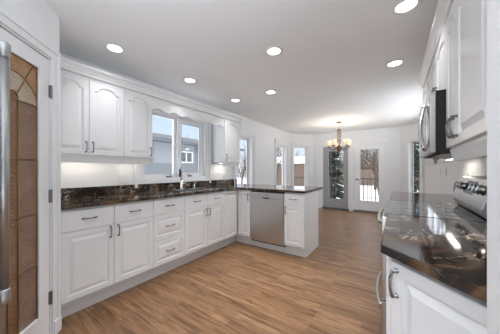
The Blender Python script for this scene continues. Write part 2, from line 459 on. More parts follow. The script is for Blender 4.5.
# ---- patio doors in the far wall
def lever(parent, fr, u, z, dirn, w, name='door_handle'):
    mb = MB()
    c = fr(u, w, z)
    mb.tube([fr(u, w, z), fr(u, w+0.012, z)], 0.03, 14)
    mb.tube([fr(u, w+0.01, z), fr(u, w+0.05, z)], 0.01, 8)
    mb.tube([fr(u, w+0.05, z), fr(u+0.05*dirn, w+0.052, z), fr(u+0.11*dirn, w+0.045, z)], [0.011, 0.01, 0.008], 8)
    return mb.build(name, M['nickel'], parent, smooth=True)
def patio_door(num, o, gl, material, lev):
    u0, u1 = o[0], o[1]
    r = struct_empty('door_%d' % num, FF((u0+u1)/2, 0, 0))
    mb = MB()
    mb.box(u0+0.001, u0+0.03, -0.15, 0.0, 0.05, 2.019, FF); mb.box(u1-0.03, u1-0.001, -0.15, 0.0, 0.05, 2.019, FF)
    mb.box(u0+0.03, u1-0.03, -0.15, 0.0, 1.995, 2.019, FF)
    mb.build('door_frame', M['trim'], r)
    MB().box(u0+0.001, u1-0.001, -0.15, 0.02, 0.0, 0.05, FF).build('threshold', M['nickel'], r)
    g0, g1, z0, z1 = gl
    a, b = u0+0.033, u1-0.033
    mb = MB()
    mb.box(a, g0, -0.06, -0.015, 0.055, 1.99, FF); mb.box(g1, b, -0.06, -0.015, 0.055, 1.99, FF)
    mb.box(g0, g1, -0.06, -0.015, 0.055, z0, FF); mb.box(g0, g1, -0.06, -0.015, z1, 1.99, FF)
    d = mb.build('door_panel', material, r)
    rect_frame(MB(), FF, g0-0.025, g1+0.025, z0-0.025, z1+0.025, -0.015, -0.004, 0.03).build('glass_trim', material, d, bevel=0.004)
    MB().box(g0, g1, -0.042, -0.036, z0, z1, FF).build('glass_pane', M['glass'], d)
    mb = MB()
    W_ = g1-g0
    for t in (0.16, 0.5, 0.84): mb.box(g0+W_*t-0.005, g0+W_*t+0.005, -0.0355, -0.030, z0, z1, FF)
    for z in (z0+0.09, z0+0.50, z1-0.5, z1-0.09): mb.box(g0, g1, -0.0355, -0.030, z-0.005, z+0.005, FF)
    mb.build('lead_grille', M['lead'], d)
    if lev:
        lever(d, FF, a+0.055, 0.97, 1, -0.015)
    return r
patio_door(1, D1, (-1.80, -1.345, 0.34, 1.85), M['greydoor'], False)
patio_door(2, D2, (-0.885, -0.405, 0.34, 1.86), M['trim'], True)
mb = MB()
mb.box(-2.17, -2.0, 0, 0.02, 0, 2.02, FF); mb.box(-0.205, -0.13, 0, 0.02, 0, 2.02, FF); mb.box(-1.185, -1.07, 0, 0.025, 0, 2.02, FF)
mb.box(-2.17, -0.13, 0, 0.02, 2.02, 2.09, FF); mb.box(-2.19, -0.11, 0, 0.035, 2.09, 2.115, FF)
struct(mb.build('trim_1', M['trim'], bevel=0.003))

# ---- pantry door with leaded glass
r = struct_empty('door_3', FD(0.394, 0, 0))
casing(r, FD, D3[0], D3[1], 0.0, D3[3], 0.072, bottom=False, t=0.012, t2=0.008)
MB().box(0.012, D3[0]-0.004, 0.0, 0.024, 0, 0.11, FD, bev=0.003).build('plinth_block', M['trim'], r)
mb = MB()
mb.box(D3[0]+0.001, D3[0]+0.012, -0.10, 0, 0, D3[3]-0.001, FD); mb.box(D3[1]-0.012, D3[1]-0.001, -0.10, 0, 0, D3[3]-0.001, FD)
mb.box(D3[0]+0.012, D3[1]-0.012, -0.10, 0, D3[3]-0.013, D3[3]-0.001, FD)
mb.build('door_frame', M['trim'], r)
g0, g1, gz0, gz1 = 0.208, 0.58, 0.222, 1.945
da, db = D3[0]+0.015, D3[1]-0.015
mb = MB()
mb.box(da, g0, -0.045, -0.005, 0.012, 2.05, FD); mb.box(g1, db, -0.045, -0.005, 0.012, 2.05, FD)
mb.box(g0, g1, -0.045, -0.005, 0.012, gz0, FD); mb.box(g0, g1, -0.045, -0.005, gz1, 2.05, FD)
dp = mb.build('door_panel', M['trim'], r)
rect_frame(MB(), FD, g0-0.024, g1+0.024, gz0-0.024, gz1+0.024, -0.005, 0.004, 0.026).build('glass_trim', M['trim'], dp, bevel=0.004)
# glass pieces
gw0, gw1 = -0.018, -0.012
uc = (g0+g1)/2
def arc(R, ry, z0, n=14, a0=0, a1=PI):
    return [(uc+R*math.cos(a0+(a1-a0)*i/n), z0+ry*math.sin(a0+(a1-a0)*i/n)) for i in range(n+1)]
zsp = 1.675
iu0, iu1 = uc-0.036, uc+0.036
R1, Y1 = (g1-g0)/2, 0.172
R2, Y2 = 0.036*1.0, 0.05
pane = MB().plate([(g0, zsp)] + [(g0, gz1), (g1, gz1), (g1, zsp)] + arc(R1, Y1, zsp)[1:-1], gw0, gw1, FD).build('glass_pane', M['amber'], dp)
MB().plate(arc(R1, Y1, zsp) + arc(R2, Y2, zsp)[::-1], gw0, gw1, FD).build('glass_pane', M['clearglass'], dp)
MB().plate([(iu0, gz0), (iu1, gz0)] + [(iu1, zsp)] + arc(R2, Y2, zsp)[1:-1] + [(iu0, zsp)], gw0, gw1, FD).build('glass_pane', M['brownglass'], dp)
MB().box(g0, iu0, gw0, gw1, gz0, zsp, FD).build('glass_pane', M['mauveglass'], dp)
MB().box(iu1, g1, gw0, gw1, gz0, zsp, FD).build('glass_pane', M['mauveglass'], dp)
mb = MB()
def came(pts): mb.tube([FD(u, gw1+0.001, z) for u, z in pts], 0.0042, 6)
came([(g0, gz1-0.003), (g0+0.002, gz0)]); came([(g1-0.002, gz1), (g1-0.002, gz0)]); came([(g0, gz1-0.002), (g1, gz1-0.002)])
came([(iu0, gz0), (iu0, zsp)]); came([(iu1, gz0), (iu1, zsp)])
came(arc(R1, Y1, zsp)); came(arc(R2, Y2, zsp))
for z in (zsp, 1.31, 0.945, 0.586): came([(g0, z), (g1, z)])
for s in (-1, 1): came([(uc+s*0.026, zsp+0.036), (uc+s*0.155, gz1-0.005)])
mb.build('came', M['brass'], dp, smooth=True)
for z in (1.82, 1.05, 0.30):
    mb = MB().box(D3[0]-0.002, D3[0]+0.022, -0.005, 0.003, z-0.045, z+0.045, FD).tube([FD(D3[0]+0.010, 0.006, z-0.048), FD(D3[0]+0.010, 0.006, z+0.048)], 0.007, 10)
    mb.build('hinge', M['nickel'], dp)
tagd = lever(dp, FD, db-0.06, 0.97, -1, -0.005)

# ------------------------------------------------------------------ cabinet joinery
def door_mesh(fr, u0, u1, z0, z1, w0, arch=0.0, stile=0.045, t=0.020):
    bm = bmesh.new()
    n = 20
    def loop(ins, w, ar):
        a, b, c, d = u0+ins, u1-ins, z0+ins, z1-ins
        pts = [(a, c), (b, c)]
        for i in range(n+1):
            s = 1-2*i/n
            drop = 0.0
            if ar:
                k = abs(s)
                if k < 0.45: drop = ar*0.16*(k/0.45)**2
                else:
                    m_ = min(1.0, (k-0.45)/0.37)
                    drop = ar*(0.16+0.84*(0.5-0.5*math.cos(PI*m_)))
            pts.append((a+(b-a)*(s+1)/2, d-drop))
        return [bm.verts.new(fr(u, w, z)) for u, z in pts]
    st = min(stile, (u1-u0)*0.27, (z1-z0)*0.27)
    L = [loop(0, w0, 0), loop(0, w0+t-0.003, 0), loop(0.003, w0+t, 0), loop(st, w0+t, arch), loop(st+0.004, w0+t-0.012, arch),
         loop(st+0.013, w0+t-0.012, arch), loop(st+0.040, w0+t-0.001, arch)]
    for A, B in zip(L, L[1:]):
        m = len(A)
        for i in range(m): bm.faces.new((A[i], A[(i+1) % m], B[(i+1) % m], B[i]))
    bm.faces.new(L[0]); bm.faces.new(L[-1])
    mb = MB(); mb.bm.free(); mb.bm = bm
    return mb
def slab_mesh(fr, u0, u1, z0, z1, w0, t=0.020):
    return MB().box(u0, u1, w0, w0+t, z0, z1, fr, bev=0.004)
def pull(fr, u, z, w, parent, horiz, L=0.10, h=0.03):
    mb = MB()
    path = []
    for i in range(11):
        s = -1+2*i/10
        b = h*(0.62+0.38*(1-s*s))
        a = s*L/2
        path.append(fr(u+a, w+b, z) if horiz else fr(u, w+b, z+a))
    mb.tube(path, [0.0045+0.0025*abs(-1+2*i/10) for i in range(11)], 8)
    for s in (-1, 1):
        a = s*L/2*0.97
        p0 = fr(u+a, w-0.001, z) if horiz else fr(u, w-0.001, z+a)
        p1 = fr(u+a, w+h*0.66, z) if horiz else fr(u, w+h*0.66, z+a)
        mb.tube([p0, p0.lerp(p1, 0.15), p0.lerp(p1, 0.2), p1], [0.009, 0.009, 0.006, 0.006], 8)
    return mb.build('handle', M['nickel'], parent, smooth=True)
def door(parent, fr, u0, u1, z0, z1, w0, arch=0.0, h=None, g=0.002, slab=False, kind='door', hl=0.10):
    mb = slab_mesh(fr, u0+g, u1-g, z0+g, z1-g, w0) if slab else door_mesh(fr, u0+g, u1-g, z0+g, z1-g, w0, arch)
    o = mb.build(kind, M['cab'], parent)
    if h: pull(fr, h[0], h[1], w0+0.020, o, h[2], L=hl)
    return o
def carcass(parent, fr, u0, u1, depth, z0, z1, toe, backd=0.0):
    mb = MB(); t = 0.016
    mb.box(u0, u0+t, backd, depth, z0, z1, fr); mb.box(u1-t, u1, backd, depth, z0, z1, fr)
    mb.box(u0+t, u1-t, backd, depth, z0, z0+t, fr); mb.box(u0+t, u1-t, backd, backd+0.01, z0+t, z1, fr)
    mb.box(u0+t, u1-t, depth-0.02, depth, z1-0.02, z1, fr)
    for z in (0.73,): mb.box(u0+t, u1-t, depth-0.02, depth, z-0.012, z+0.012, fr)
    o = mb.build('carcass', M['cab'], parent)
    MB().box(u0, u1, toe-0.015, toe, 0, z0, fr).build('toe_kick', M['cab'], parent)
    return o
ZB, ZD, ZT, ZC = 0.155, 0.73, 0.905, 0.922       # door bottom, drawer split, drawer top, underside of worktop
DEP = 0.590                                       # cabinet face, doors add 2 cm
TOE = 0.515

# A: drawers over two doors
A0, A1, B1, C1 = 0.570, 1.366, 1.797, 2.571
r = thing('base_cabinet', FL((A0+A1)/2, 0.3, 0), 'white base cabinet with two drawers over two doors beside the pantry door', 'cabinet')
carcass(r, FL, A0, A1, DEP, 0.13, ZC, TOE, 0.005)
am = 0.968
for a, b in ((A0, am), (am, A1)):
    door(r, FL, a, b, ZD, ZT, DEP, slab=True, kind='drawer', h=((a+b)/2, 0.825, True))
door(r, FL, A0, am, ZB, ZD, DEP, h=(am-0.035, 0.665, False))
door(r, FL, am, A1, ZB, ZD, DEP, h=(am+0.035, 0.665, False))
# B: three drawers
r = thing('drawer_cabinet', FL((A1+B1)/2, 0.3, 0), 'white cabinet of three stacked drawers left of the sink cabinet', 'cabinet')
carcass(r, FL, A1, B1, DEP, 0.13, ZC, TOE, 0.005)
bm_ = (A1+B1)/2
door(r, FL, A1, B1, ZD, ZT, DEP, slab=True, kind='drawer', h=(bm_, 0.825, True))
door(r, FL, A1, B1, 0.445, ZD, DEP, kind='drawer', h=(bm_, 0.59, True))
door(r, FL, A1, B1, ZB, 0.445, DEP, kind='drawer', h=(bm_, 0.30, True))
# C: sink base
r = thing('sink_cabinet', FL((B1+C1)/2, 0.3, 0), 'white sink base cabinet below the window with two false drawer fronts and two doors', 'cabinet')
carcass(r, FL, B1, C1, DEP, 0.13, ZC, TOE, 0.005)
cm = 2.195
door(r, FL, B1, cm, ZD, ZT, DEP, slab=True, kind='drawer_front', h=((B1+cm)/2, 0.825, True))
door(r, FL, cm, C1, ZD, ZT, DEP, slab=True, kind='drawer_front', h=((C1+cm)/2, 0.825, True))
door(r, FL, B1, cm, ZB, ZD, DEP, h=(cm-0.03, 0.65, False))
door(r, FL, cm, C1, ZB, ZD, DEP, h=(cm+0.03, 0.65, False))
# corner cabinet, L shaped with a folding pair of doors
PF = 2.91
r = thing('corner_cabinet', (-2.45, 3.2, 0), 'white inside corner base cabinet where the sink run meets the peninsula', 'cabinet')
fx = LW+DEP
mb = MB()
mb.box(LW+0.005, LW+0.021, C1+0.001, 3.55, 0.13, ZC); mb.box(LW+0.021, fx, C1+0.001, C1+0.017, 0.13, ZC)
mb.prism([(LW+0.021, C1+0.017), (fx, C1+0.017), (fx, PF), (-1.964, PF), (-1.964, 3.549), (LW+0.021, 3.549)], 0.13, 0.146)
mb.box(LW+0.021, -1.962, 3.534, 3.55, 0.146, ZC); mb.box(-1.978, -1.962, PF, 3.534, 0.146, ZC)
mb.box(fx-0.02, fx, C1+0.017, PF+0.02, ZC-0.02, ZC); mb.box(fx, -1.978, PF, PF+0.02, ZC-0.02, ZC)
mb.build('carcass', M['cab'], r)
mb = MB(); mb.box(LW+TOE-0.015, LW+TOE, C1+0.001, 2.985, 0, 0.13); mb.box(LW+TOE, -1.962, 2.97, 2.985, 0, 0.13)
mb.build('toe_kick', M['cab'], r)
door(r, FL, C1, PF-0.024, ZB, ZT, DEP)
door(r, FP, fx+0.022, -1.962, ZB, ZT, 0.0, h=(-1.995, 0.80, False))
# dishwasher
DW0, DW1 = -1.958, -1.362
r = thing('dishwasher', (-1.66, 3.2, 0), 'stainless steel dishwasher built into the peninsula', 'dishwasher')
MB().box(DW0, DW1, 2.93, 3.50, 0.10, 0.915).build('tub_case', M['dark'], r)
d = MB().box(DW0+0.006, DW1-0.006, -0.020, 0.022, 0.125, 0.80, FP, bev=0.004)
hz = [(u, z) for u, z in [(DW0+0.006, 0.80), (DW1-0.006, 0.80), (DW1-0.006, 0.888), (DW0+0.006, 0.888)]]
d = d.build('door', M['steelv'], r)
cpm = MB().box(DW0+0.006, DW1-0.006, -0.020, 0.024, 0.803, 0.893, FP, bev=0.004).build('control_panel', M['steelv'], r)
um = -1.66
MB().plate([(um-0.085, 0.822)]+[(um-0.085+0.17*i/10, 0.822-0.024*math.sin(PI*i/10)) for i in range(1, 10)]+[(um+0.085, 0.822)], 0.020, 0.0265, FP).build('handle_pocket', M['dark'], cpm)
MB().box(um-0.095, um+0.095, 0.024, 0.036, 0.822, 0.830, FP, bev=0.003).build('handle_lip', M['steel'], cpm)
MB().box(um-0.012, um+0.016, 0.0235, 0.0255, 0.858, 0.872, FP).build('badge', M['dark'], cpm)
MB().box(DW0, DW1, 2.975, 2.99, 0.0, 0.098).build('toe_panel', M['cab'], r)
# peninsula end cabinet
E0, E1 = -1.358, -1.075
r = thing('peninsula_cabinet', (-1.2, 3.2, 0), 'white narrow cabinet with one drawer and one door at the peninsula end', 'cabinet')
mb = MB()
mb.box(E0, E0+0.016, PF, 3.53, 0.13, ZC); mb.box(E0+0.016, E1, PF, 3.53, 0.13, 0.146)
mb.box(E0+0.016, E1, PF, PF+0.02, ZC-0.02, ZC); mb.box(E0+0.016, E1, PF, PF+0.02, ZD-0.012, ZD+0.012)
mb.build('carcass', M['cab'], r)
MB().box(E0, E1, 2.97, 2.985, 0, 0.13).build('toe_kick', M['cab'], r)
mb = MB(); mb.box(E1, -1.055, PF-0.018, 3.55, 0.13, ZC); mb.box(E1, -1.055, 2.97, 3.55, 0.0, 0.13)
mb.build('end_panel', M['cab'], r)
MB().box(-1.958, E1, 3.532, 3.55, 0.0, ZC).build('back_panel', M['cab'], r)
door(r, FP, E0, E1, ZD, ZT, 0.0, slab=True, kind='drawer', h=((E0+E1)/2, 0.825, True))
door(r, FP, E0, E1, ZB, ZD, 0.0, h=(E0+0.028, 0.66, False))

# ---- worktops
def slab_from_cells(xs, ys, keep, z0, z1, name):
    bm = bmesh.new(); vd = {}
    def v(x, y):
        if (x, y) not in vd: vd[(x, y)] = bm.verts.new((x, y, z1))
        return vd[(x, y)]
    fs = []
    for a, b in zip(xs, xs[1:]):
        for c, d in zip(ys, ys[1:]):
            if keep((a+b)/2, (c+d)/2): fs.append(bm.faces.new((v(a, c), v(b, c), v(b, d), v(a, d))))
    ex = bmesh.ops.extrude_face_region(bm, geom=fs)
    bmesh.ops.translate(bm, verts=[g for g in ex['geom'] if isinstance(g, bmesh.types.BMVert)], vec=(0, 0, z0-z1))
    bm.faces.ensure_lookup_table()
    mb = MB(); mb.bm.free(); mb.bm = bm
    return mb.build(name, M['granite'], bevel=0.006)
ZW = 0.955
CX, CY = -2.19, 2.865
SK = (-2.72, -2.31, 1.88, 2.50)
ct = slab_from_cells([LW+0.002, SK[0], SK[1], CX, -1.03], [0.567, SK[2], SK[3], CY, 3.72],
    lambda x, y: (x < CX or y > CY) and not (SK[0] < x < SK[1] and SK[2] < y < SK[3]), ZC, ZW, 'granite_worktop')
tag(ct, 'dark brown granite worktop running along the window wall and over the peninsula', 'worktop')
bs = MB().box(0.567, 3.64, 0.0, 0.022, ZW, 1.055, FL).build('granite_backsplash', M['granite'], bevel=0.003)
tag(bs, 'low dark granite backsplash along the wall below the kitchen window', 'backsplash')

# sink
r = thing('kitchen_sink', ((SK[0]+SK[1])/2, (SK[2]+SK[3])/2, ZW), 'stainless double bowl sink set in the granite below the window', 'sink')
mb = MB()
x0, x1, y0, y1 = SK[0]+0.003, SK[1]-0.003, SK[2]+0.003, SK[3]-0.003
ym = (y0+y1)/2
X0, X1, Y0, Y1 = SK[0]-0.018, SK[1]+0.018, SK[2]-0.018, SK[3]+0.018
mb.box(X0, x0+0.03, Y0, Y1, ZW, ZW+0.004); mb.box(x1-0.012, X1, Y0, Y1, ZW, ZW+0.004)
mb.box(x0+0.03, x1-0.012, Y0, y0+0.012, ZW, ZW+0.004); mb.box(x0+0.03, x1-0.012, y1-0.012, Y1, ZW, ZW+0.004)
mb.box(x0+0.03, x1-0.012, ym-0.015, ym+0.015, ZW, ZW+0.004)
mb.build('rim', M['chrome'], r)
for a, b in ((y0+0.010, ym-0.014), (ym+0.014, y1-0.010)):
    mb = MB(); p, s = x0+0.028, x1-0.010; zb = ZW-0.17
    mb.box(p, s, a, b, zb, zb+0.003)
    mb.box(p, p+0.003, a, b, zb+0.003, ZW); mb.box(s-0.003, s, a, b, zb+0.003, ZW)
    mb.box(p+0.003, s-0.003, a, a+0.003, zb+0.003, ZW); mb.box(p+0.003, s-0.003, b-0.003, b, zb+0.003, ZW)
    bo = mb.build('bowl', M['steel'], r)
    MB().lathe([(0.04, 0), (0.04, 0.004), (0.03, 0.004), (0.02, 0.001)], ((p+s)/2, (a+b)/2, zb+0.003)).build('drain', M['chrome'], bo, smooth=True)
# faucet
fx0, fy0 = -2.765, 2.17
r = thing('kitchen_faucet', (fx0, fy0, ZW), 'tall chrome single lever faucet with black spray head behind the sink', 'faucet')
MB().lathe([(0.030, 0), (0.030, 0.006), (0.024, 0.014), (0.022, 0.10), (0.018, 0.115), (0.017, 0.125)], (fx0, fy0, ZW)).build('body', M['chrome'], r, smooth=True)
dx, dy = 0.62, -0.78
path = [(fx0, fy0, ZW+0.12), (fx0, fy0, ZW+0.30)]
for i in range(1, 9):
    a = PI*i/8
    path.append((fx0+dx*0.045*(1-math.cos(a)), fy0+dy*0.045*(1-math.cos(a)), ZW+0.30+0.045*math.sin(a)))
MB().tube(path, 0.011, 10).build('spout', M['chrome'], r, smooth=True)
tx, ty = path[-1][0], path[-1][1]
MB().tube([(tx, ty, ZW+0.305), (tx, ty, ZW+0.27), (tx, ty, ZW+0.21), (tx, ty, ZW+0.185)], [0.0125, 0.016, 0.017, 0.015], 12).build('spray_head', M['black'], r, smooth=True)
MB().tube([(fx0, fy0, ZW+0.075), (fx0+0.05, fy0+0.035, ZW+0.08)], 0.013, 10).tube([(fx0+0.048, fy0+0.034, ZW+0.08), (fx0+0.056, fy0+0.04, ZW+0.16)], [0.009, 0.006], 8).build('lever', M['chrome'], r, smooth=True)
# soap dispenser
r = thing('soap_dispenser', (-2.755, 2.42, ZW), 'short chrome soap dispenser right of the faucet', 'soap dispenser')
MB().lathe([(0.022, 0), (0.022, 0.006), (0.014, 0.012), (0.012, 0.05), (0.009, 0.06)], (-2.755, 2.42, ZW+0.004)).build('base', M['chrome'], r, smooth=True)
MB().tube([(-2.755, 2.42, ZW+0.06), (-2.755, 2.42, ZW+0.085), (-2.72, 2.42, ZW+0.088), (-2.70, 2.42, ZW+0.078)], 0.007, 8).build('nozzle', M['chrome'], r, smooth=True)

# ---- upper cabinets
UD = 0.31; UZ0, UZ1 = 1.385, 2.135
def upper(name, fr, u0, u1, z0, z1, splits, label, handles, rail=True, face=UD, arch=0.052):
    c = fr((u0+u1)/2, 0.15, z0)
    r = thing(name, c, label, 'cabinet')
    MB().box(u0+0.0005, u1-0.0005, 0.002, face, z0, z1+0.024, fr).build('carcass', M['cab'], r)
    b = [u0]+splits+[u1]
    for i, (p, s) in enumerate(zip(b, b[1:])):
        hd = handles[i]
        door(r, fr, p, s, z0+0.004, z1, face, arch=arch, h=(hd[0], hd[1], False) if hd else None, hl=0.10)
    if rail:
        prof = [(face-0.045, z0), (face-0.045, z0-0.03), (face-0.030, z0-0.045), (face-0.030, z0-0.07), (face-0.012, z0-0.07), (face-0.004, z0-0.03), (face+0.004, z0-0.012), (face+0.004, z0)]
        mb = MB().sweep(prof, u0+0.0005, u1-0.0005, fr)
        mb.build('light_rail', M['cab'], r)
    return r
U0, U1_, U2_ = 0.567, 1.192, 1.53
upper('upper_cabinet', FL, U0, U1_, UZ0, UZ1, [0.862], 'white upper cabinet with two arched doors beside the pantry door', [(0.862-0.028, 1.47), (0.862+0.028, 1.47)])
upper('upper_cabinet', FL, U1_+0.001, U2_, UZ0, UZ1, [], 'white upper cabinet with one arched door directly left of the kitchen window', [(U2_-0.03, 1.47)])
V0, V1 = 2.893, 3.338
upper('upper_cabinet', FL, V0, V1, UZ0, UZ1, [], 'small white upper cabinet with one arched door right of the kitchen window', [(V0+0.03, 1.47)])
# window valance
pts = [(U2_+0.001, UZ1+0.022), (V0-0.001, UZ1+0.022)]
nv = 60
low = []
for i in range(nv+1):
    s = i/nv
    ph = s*6
    low.append((V0-0.001-(V0-U2_-0.002)*s, 2.022-0.030*abs(math.cos(PI*ph))**1.6+0.012))
va = MB().plate(pts+low, UD-0.022, UD, FL).build('window_valance', M['cab'])
tag(va, 'white scalloped wooden valance bridging the cabinets above the kitchen window', 'valance')
def crown(u0, u1, fr, label, ends, face):
    f = face
    prof = [(f-0.025, 2.160), (f+0.024, 2.160), (f+0.027, 2.168), (f+0.027, 2.180), (f+0.034, 2.190), (f+0.040, 2.210), (f+0.052, 2.228), (f+0.060, 2.234), (f+0.060, 2.252), (f+0.02, 2.252), (f-0.025, 2.212)]
    o = MB().sweep(prof, u0, u1, fr).build('crown_moulding', M['cab'])
    return tag(o, label, 'moulding')
crown(U0, V1+0.03, FL, 'long white crown moulding on top of the upper cabinets on the window wall', True, UD)

# under cabinet lamps
def undercab(fr, u0, u1, w, z, label, power):
    r = thing('under_cabinet_light', fr((u0+u1)/2, w, z), label, 'light')
    MB().box(u0, u1, w-0.03, w+0.03, z-0.018, z-0.0005, fr, bev=0.003).build('housing', M['plastic'], r)
    MB().box(u0+0.02, u1-0.02, w-0.02, w+0.02, z-0.021, z-0.0182, fr).build('diffuser', M['strip'], r)
    ld = bpy.data.lights.new('under_cabinet_lamp', 'AREA'); ld.shape = 'RECTANGLE'; ld.size = u1-u0-0.05; ld.size_y = 0.03
    ld.energy = power; ld.color = (1, 0.93, 0.82)
    lo = bpy.data.objects.new('under_cabinet_lamp', ld); COL.objects.link(lo); lo.parent = r
    p = fr((u0+u1)/2, w, z-0.024)-WLOC[r.name]; lo.location = p
    lo.rotation_euler = (0, 0, math.atan2(fr.D[1], fr.D[0]))
    return r
undercab(FL, 0.62, 1.14, 0.13, UZ0, 'slim under cabinet light below the two door upper cabinet by the pantry', 0.45)
undercab(FL, 1.22, 1.50, 0.13, UZ0, 'slim under cabinet light below the single door cabinet left of the window', 0.2)
undercab(FL, 2.96, 3.27, 0.13, UZ0, 'short under cabinet light below the small cabinet right of the window', 0.45)

# ------------------------------------------------------------------ right run
RD = 0.61
# angled end base cabinet
r = thing('angled_cabinet', (0.28, 1.2, 0), 'white angled end base cabinet in the right foreground with a tall door', 'cabinet')
poly = [(-0.012, 1.0), (0.45, 0.538), (0.45, 0.50), (0.578, 0.50), (0.578, 1.688), (-0.012, 1.688)]
MB().prism(poly, 0.13, ZC).build('carcass', M['cab'], r)
MB().prism([(0.06, 1.03), (0.48, 0.61), (0.50, 0.502), (0.577, 0.502), (0.577, 1.687), (0.06, 1.687)], 0.0, 0.13).build('toe_kick', M['cab'], r)
FDG2 = Fr((-0.012, 1.0), (q, -q), (-q, -q))
door(r, FDG2, 0.012, 0.60, ZB, 0.90, 0.001, h=(0.042, 0.826, False), hl=0.095)
FRC = Fr((-0.012, 0), (0, 1), (-1, 0))
door(r, FRC, 1.03, 1.36, ZB, ZD, 0.001); door(r, FRC, 1.36, 1.686, ZB, ZD, 0.001)
door(r, FRC, 1.03, 1.36, ZD, ZT, 0.001, slab=True, kind='drawer'); door(r, FRC, 1.36, 1.686, ZD, ZT, 0.001, slab=True, kind='drawer')
ct = MB().prism([(-0.05, 0.965), (0.415, 0.50), (0.578, 0.50), (0.578, 1.688), (-0.05, 1.688)], ZC, ZW).build('granite_worktop', M['granite'], bevel=0.006)
tag(ct, 'dark granite worktop with an angled corner in the right foreground', 'worktop')
# range
R0, R1y = 1.692, 2.452
r = thing('range_cooker', (0.25, (R0+R1y)/2, 0), 'stainless steel electric range with black glass cooktop between two granite worktops', 'range')
RX = -0.075
MB().box(RX+0.03, 0.56, R0, R1y, 0.06, 0.935).build('body', M['dark'], r)
for x in (0.03, 0.50):
    for y in (R0+0.05, R1y-0.05): MB().box(x-0.02, x+0.02, y-0.02, y+0.02, 0, 0.06).build('foot', M['black'], r)
MB().box(RX+0.01, 0.42, R0+0.002, R1y-0.002, 0.935, 0.9558, bev=0.002).build('cooktop', M['blackglass'], r)
ck = r
for (x, y, rr) in ((0.08, R0+0.19, 0.105), (0.08, R1y-0.19, 0.08), (0.30, R0+0.19, 0.075), (0.30, R1y-0.19, 0.10)):
    MB().lathe([(rr-0.004, 0), (rr-0.004, 0.0006), (rr, 0.0006), (rr, 0)], (x, y, 0.9558), 36, closed=True).build('burner_ring', M['ring'], r)
FRG = Fr((RX+0.03, 0), (0, 1), (-1, 0))
od = MB().box(R0+0.004, R1y-0.004, 0.001, 0.035, 0.37, 0.93, FRG, bev=0.005).build('oven_door', M['steel'], r)
MB().box(R0+0.12, R1y-0.12, 0.0345, 0.0365, 0.46, 0.78, FRG).build('oven_window', M['blackglass'], od)
dr = MB().box(R0+0.004, R1y-0.004, 0.001, 0.035, 0.07, 0.36, FRG, bev=0.005).build('warming_drawer', M['steel'], r)
def barhandle(parent, z, bow):
    mb = MB(); path = []
    for i in range(13):
        s = -1+2*i/12
        path.append(FRG((R0+R1y)/2+s*0.335, 0.045+bow*(1-s*s), z))
    mb.tube(path, 0.013, 10)
    for s in (-1, 1): mb.tube([FRG((R0+R1y)/2+s*0.325, 0.034, z), FRG((R0+R1y)/2+s*0.325, 0.052, z)], 0.016, 10)
    return mb.build('handle', M['steel'], parent, smooth=True)
barhandle(od, 0.885, 0.018); barhandle(dr, 0.31, 0.034)
# rear console with knobs
prof = [(0.43, 0.9575), (0.405, 0.985), (0.390, 1.02), (0.398, 1.055), (0.445, 1.185), (0.47, 1.195), (0.56, 1.195), (0.56, 0.9575)]
FRX = Fr((0, 0), (0, 1), (1, 0))
cs = MB().sweep(prof, R0+0.003, R1y-0.003, FRX).build('console', M['steelv'], r, bevel=0.004)
nd = Vector((-(1.185-1.055), 0, (0.445-0.398))).normalized()
pc = lambda t: Vector((0.398+(0.445-0.398)*t, 0, 1.055+(1.185-1.055)*t))
for yk in (R1y-0.09, R1y-0.17, R1y-0.25, R0+0.25, R0+0.17, R0+0.09):
    p = pc(0.52); p.y = yk
    MB().tube([p-nd*0.001, p+nd*0.006], 0.031, 16).build('knob_bezel', M['black'], cs)
    MB().tube([p+nd*0.004, p+nd*0.02, p+nd*0.034], [0.024, 0.022, 0.019], 16).build('knob', M['chrome'], cs, smooth=False)
p0 = pc(0.2); p1 = pc(0.85); yc = (R0+R1y)/2
bmx = MB()
vs = [bmx.bm.verts.new(v) for v in [(p0+nd*0.002)+Vector((0, yc-0.11, 0)), (p0+nd*0.002)+Vector((0, yc+0.11, 0)), (p1+nd*0.002)+Vector((0, yc+0.11, 0)), (p1+nd*0.002)+Vector((0, yc-0.11, 0)),
      (p0-nd*0.003)+Vector((0, yc-0.11, 0)), (p0-nd*0.003)+Vector((0, yc+0.11, 0)), (p1-nd*0.003)+Vector((0, yc+0.11, 0)), (p1-nd*0.003)+Vector((0, yc-0.11, 0))]]
for f in ((0, 1, 2, 3), (4, 5, 6, 7), (0, 1, 5, 4), (1, 2, 6, 5), (2, 3, 7, 6), (3, 0, 4, 7)): bmx.bm.faces.new([vs[i] for i in f])
bmx.build('display', M['display'], cs)
# far base cabinet and worktop
G0, G1 = 2.464, 3.40
r = thing('base_cabinet', (0.28, (G0+G1)/2, 0), 'white base cabinet beyond the range at the far end of the right run', 'cabinet')
FRB = Fr((0.578, 0), (0, 1), (-1, 0))
carcass(r, FRB, G0, G1, DEP, 0.13, ZC, TOE, 0.0)
gm = (G0+G1)/2
for a, b, hh in ((G0, gm, gm-0.03), (gm, G1, gm+0.03)):
    door(r, FRB, a, b, ZD, ZT, DEP, slab=True, kind='drawer', h=((a+b)/2, 0.825, True))
    door(r, FRB, a, b, ZB, ZD, DEP, h=(hh, 0.65, False))
ct = MB().box(-0.05, 0.578, G0, 3.44, ZC, ZW).build('granite_worktop', M['granite'], bevel=0.006)
tag(ct, 'short dark granite worktop beyond the range', 'worktop')
bs = MB().box(G0, 3.44, 0.0, 0.022, ZW, 1.055, FRT).build('granite_backsplash', M['granite'], bevel=0.003)
tag(bs, 'low granite backsplash on the right wall beyond the range', 'backsplash')
bs = MB().box(0.50, 1.686, 0.0, 0.022, ZW, 1.055, FRT).build('granite_backsplash', M['granite'], bevel=0.003)
tag(bs, 'low granite backsplash on the right wall in front of the range', 'backsplash')
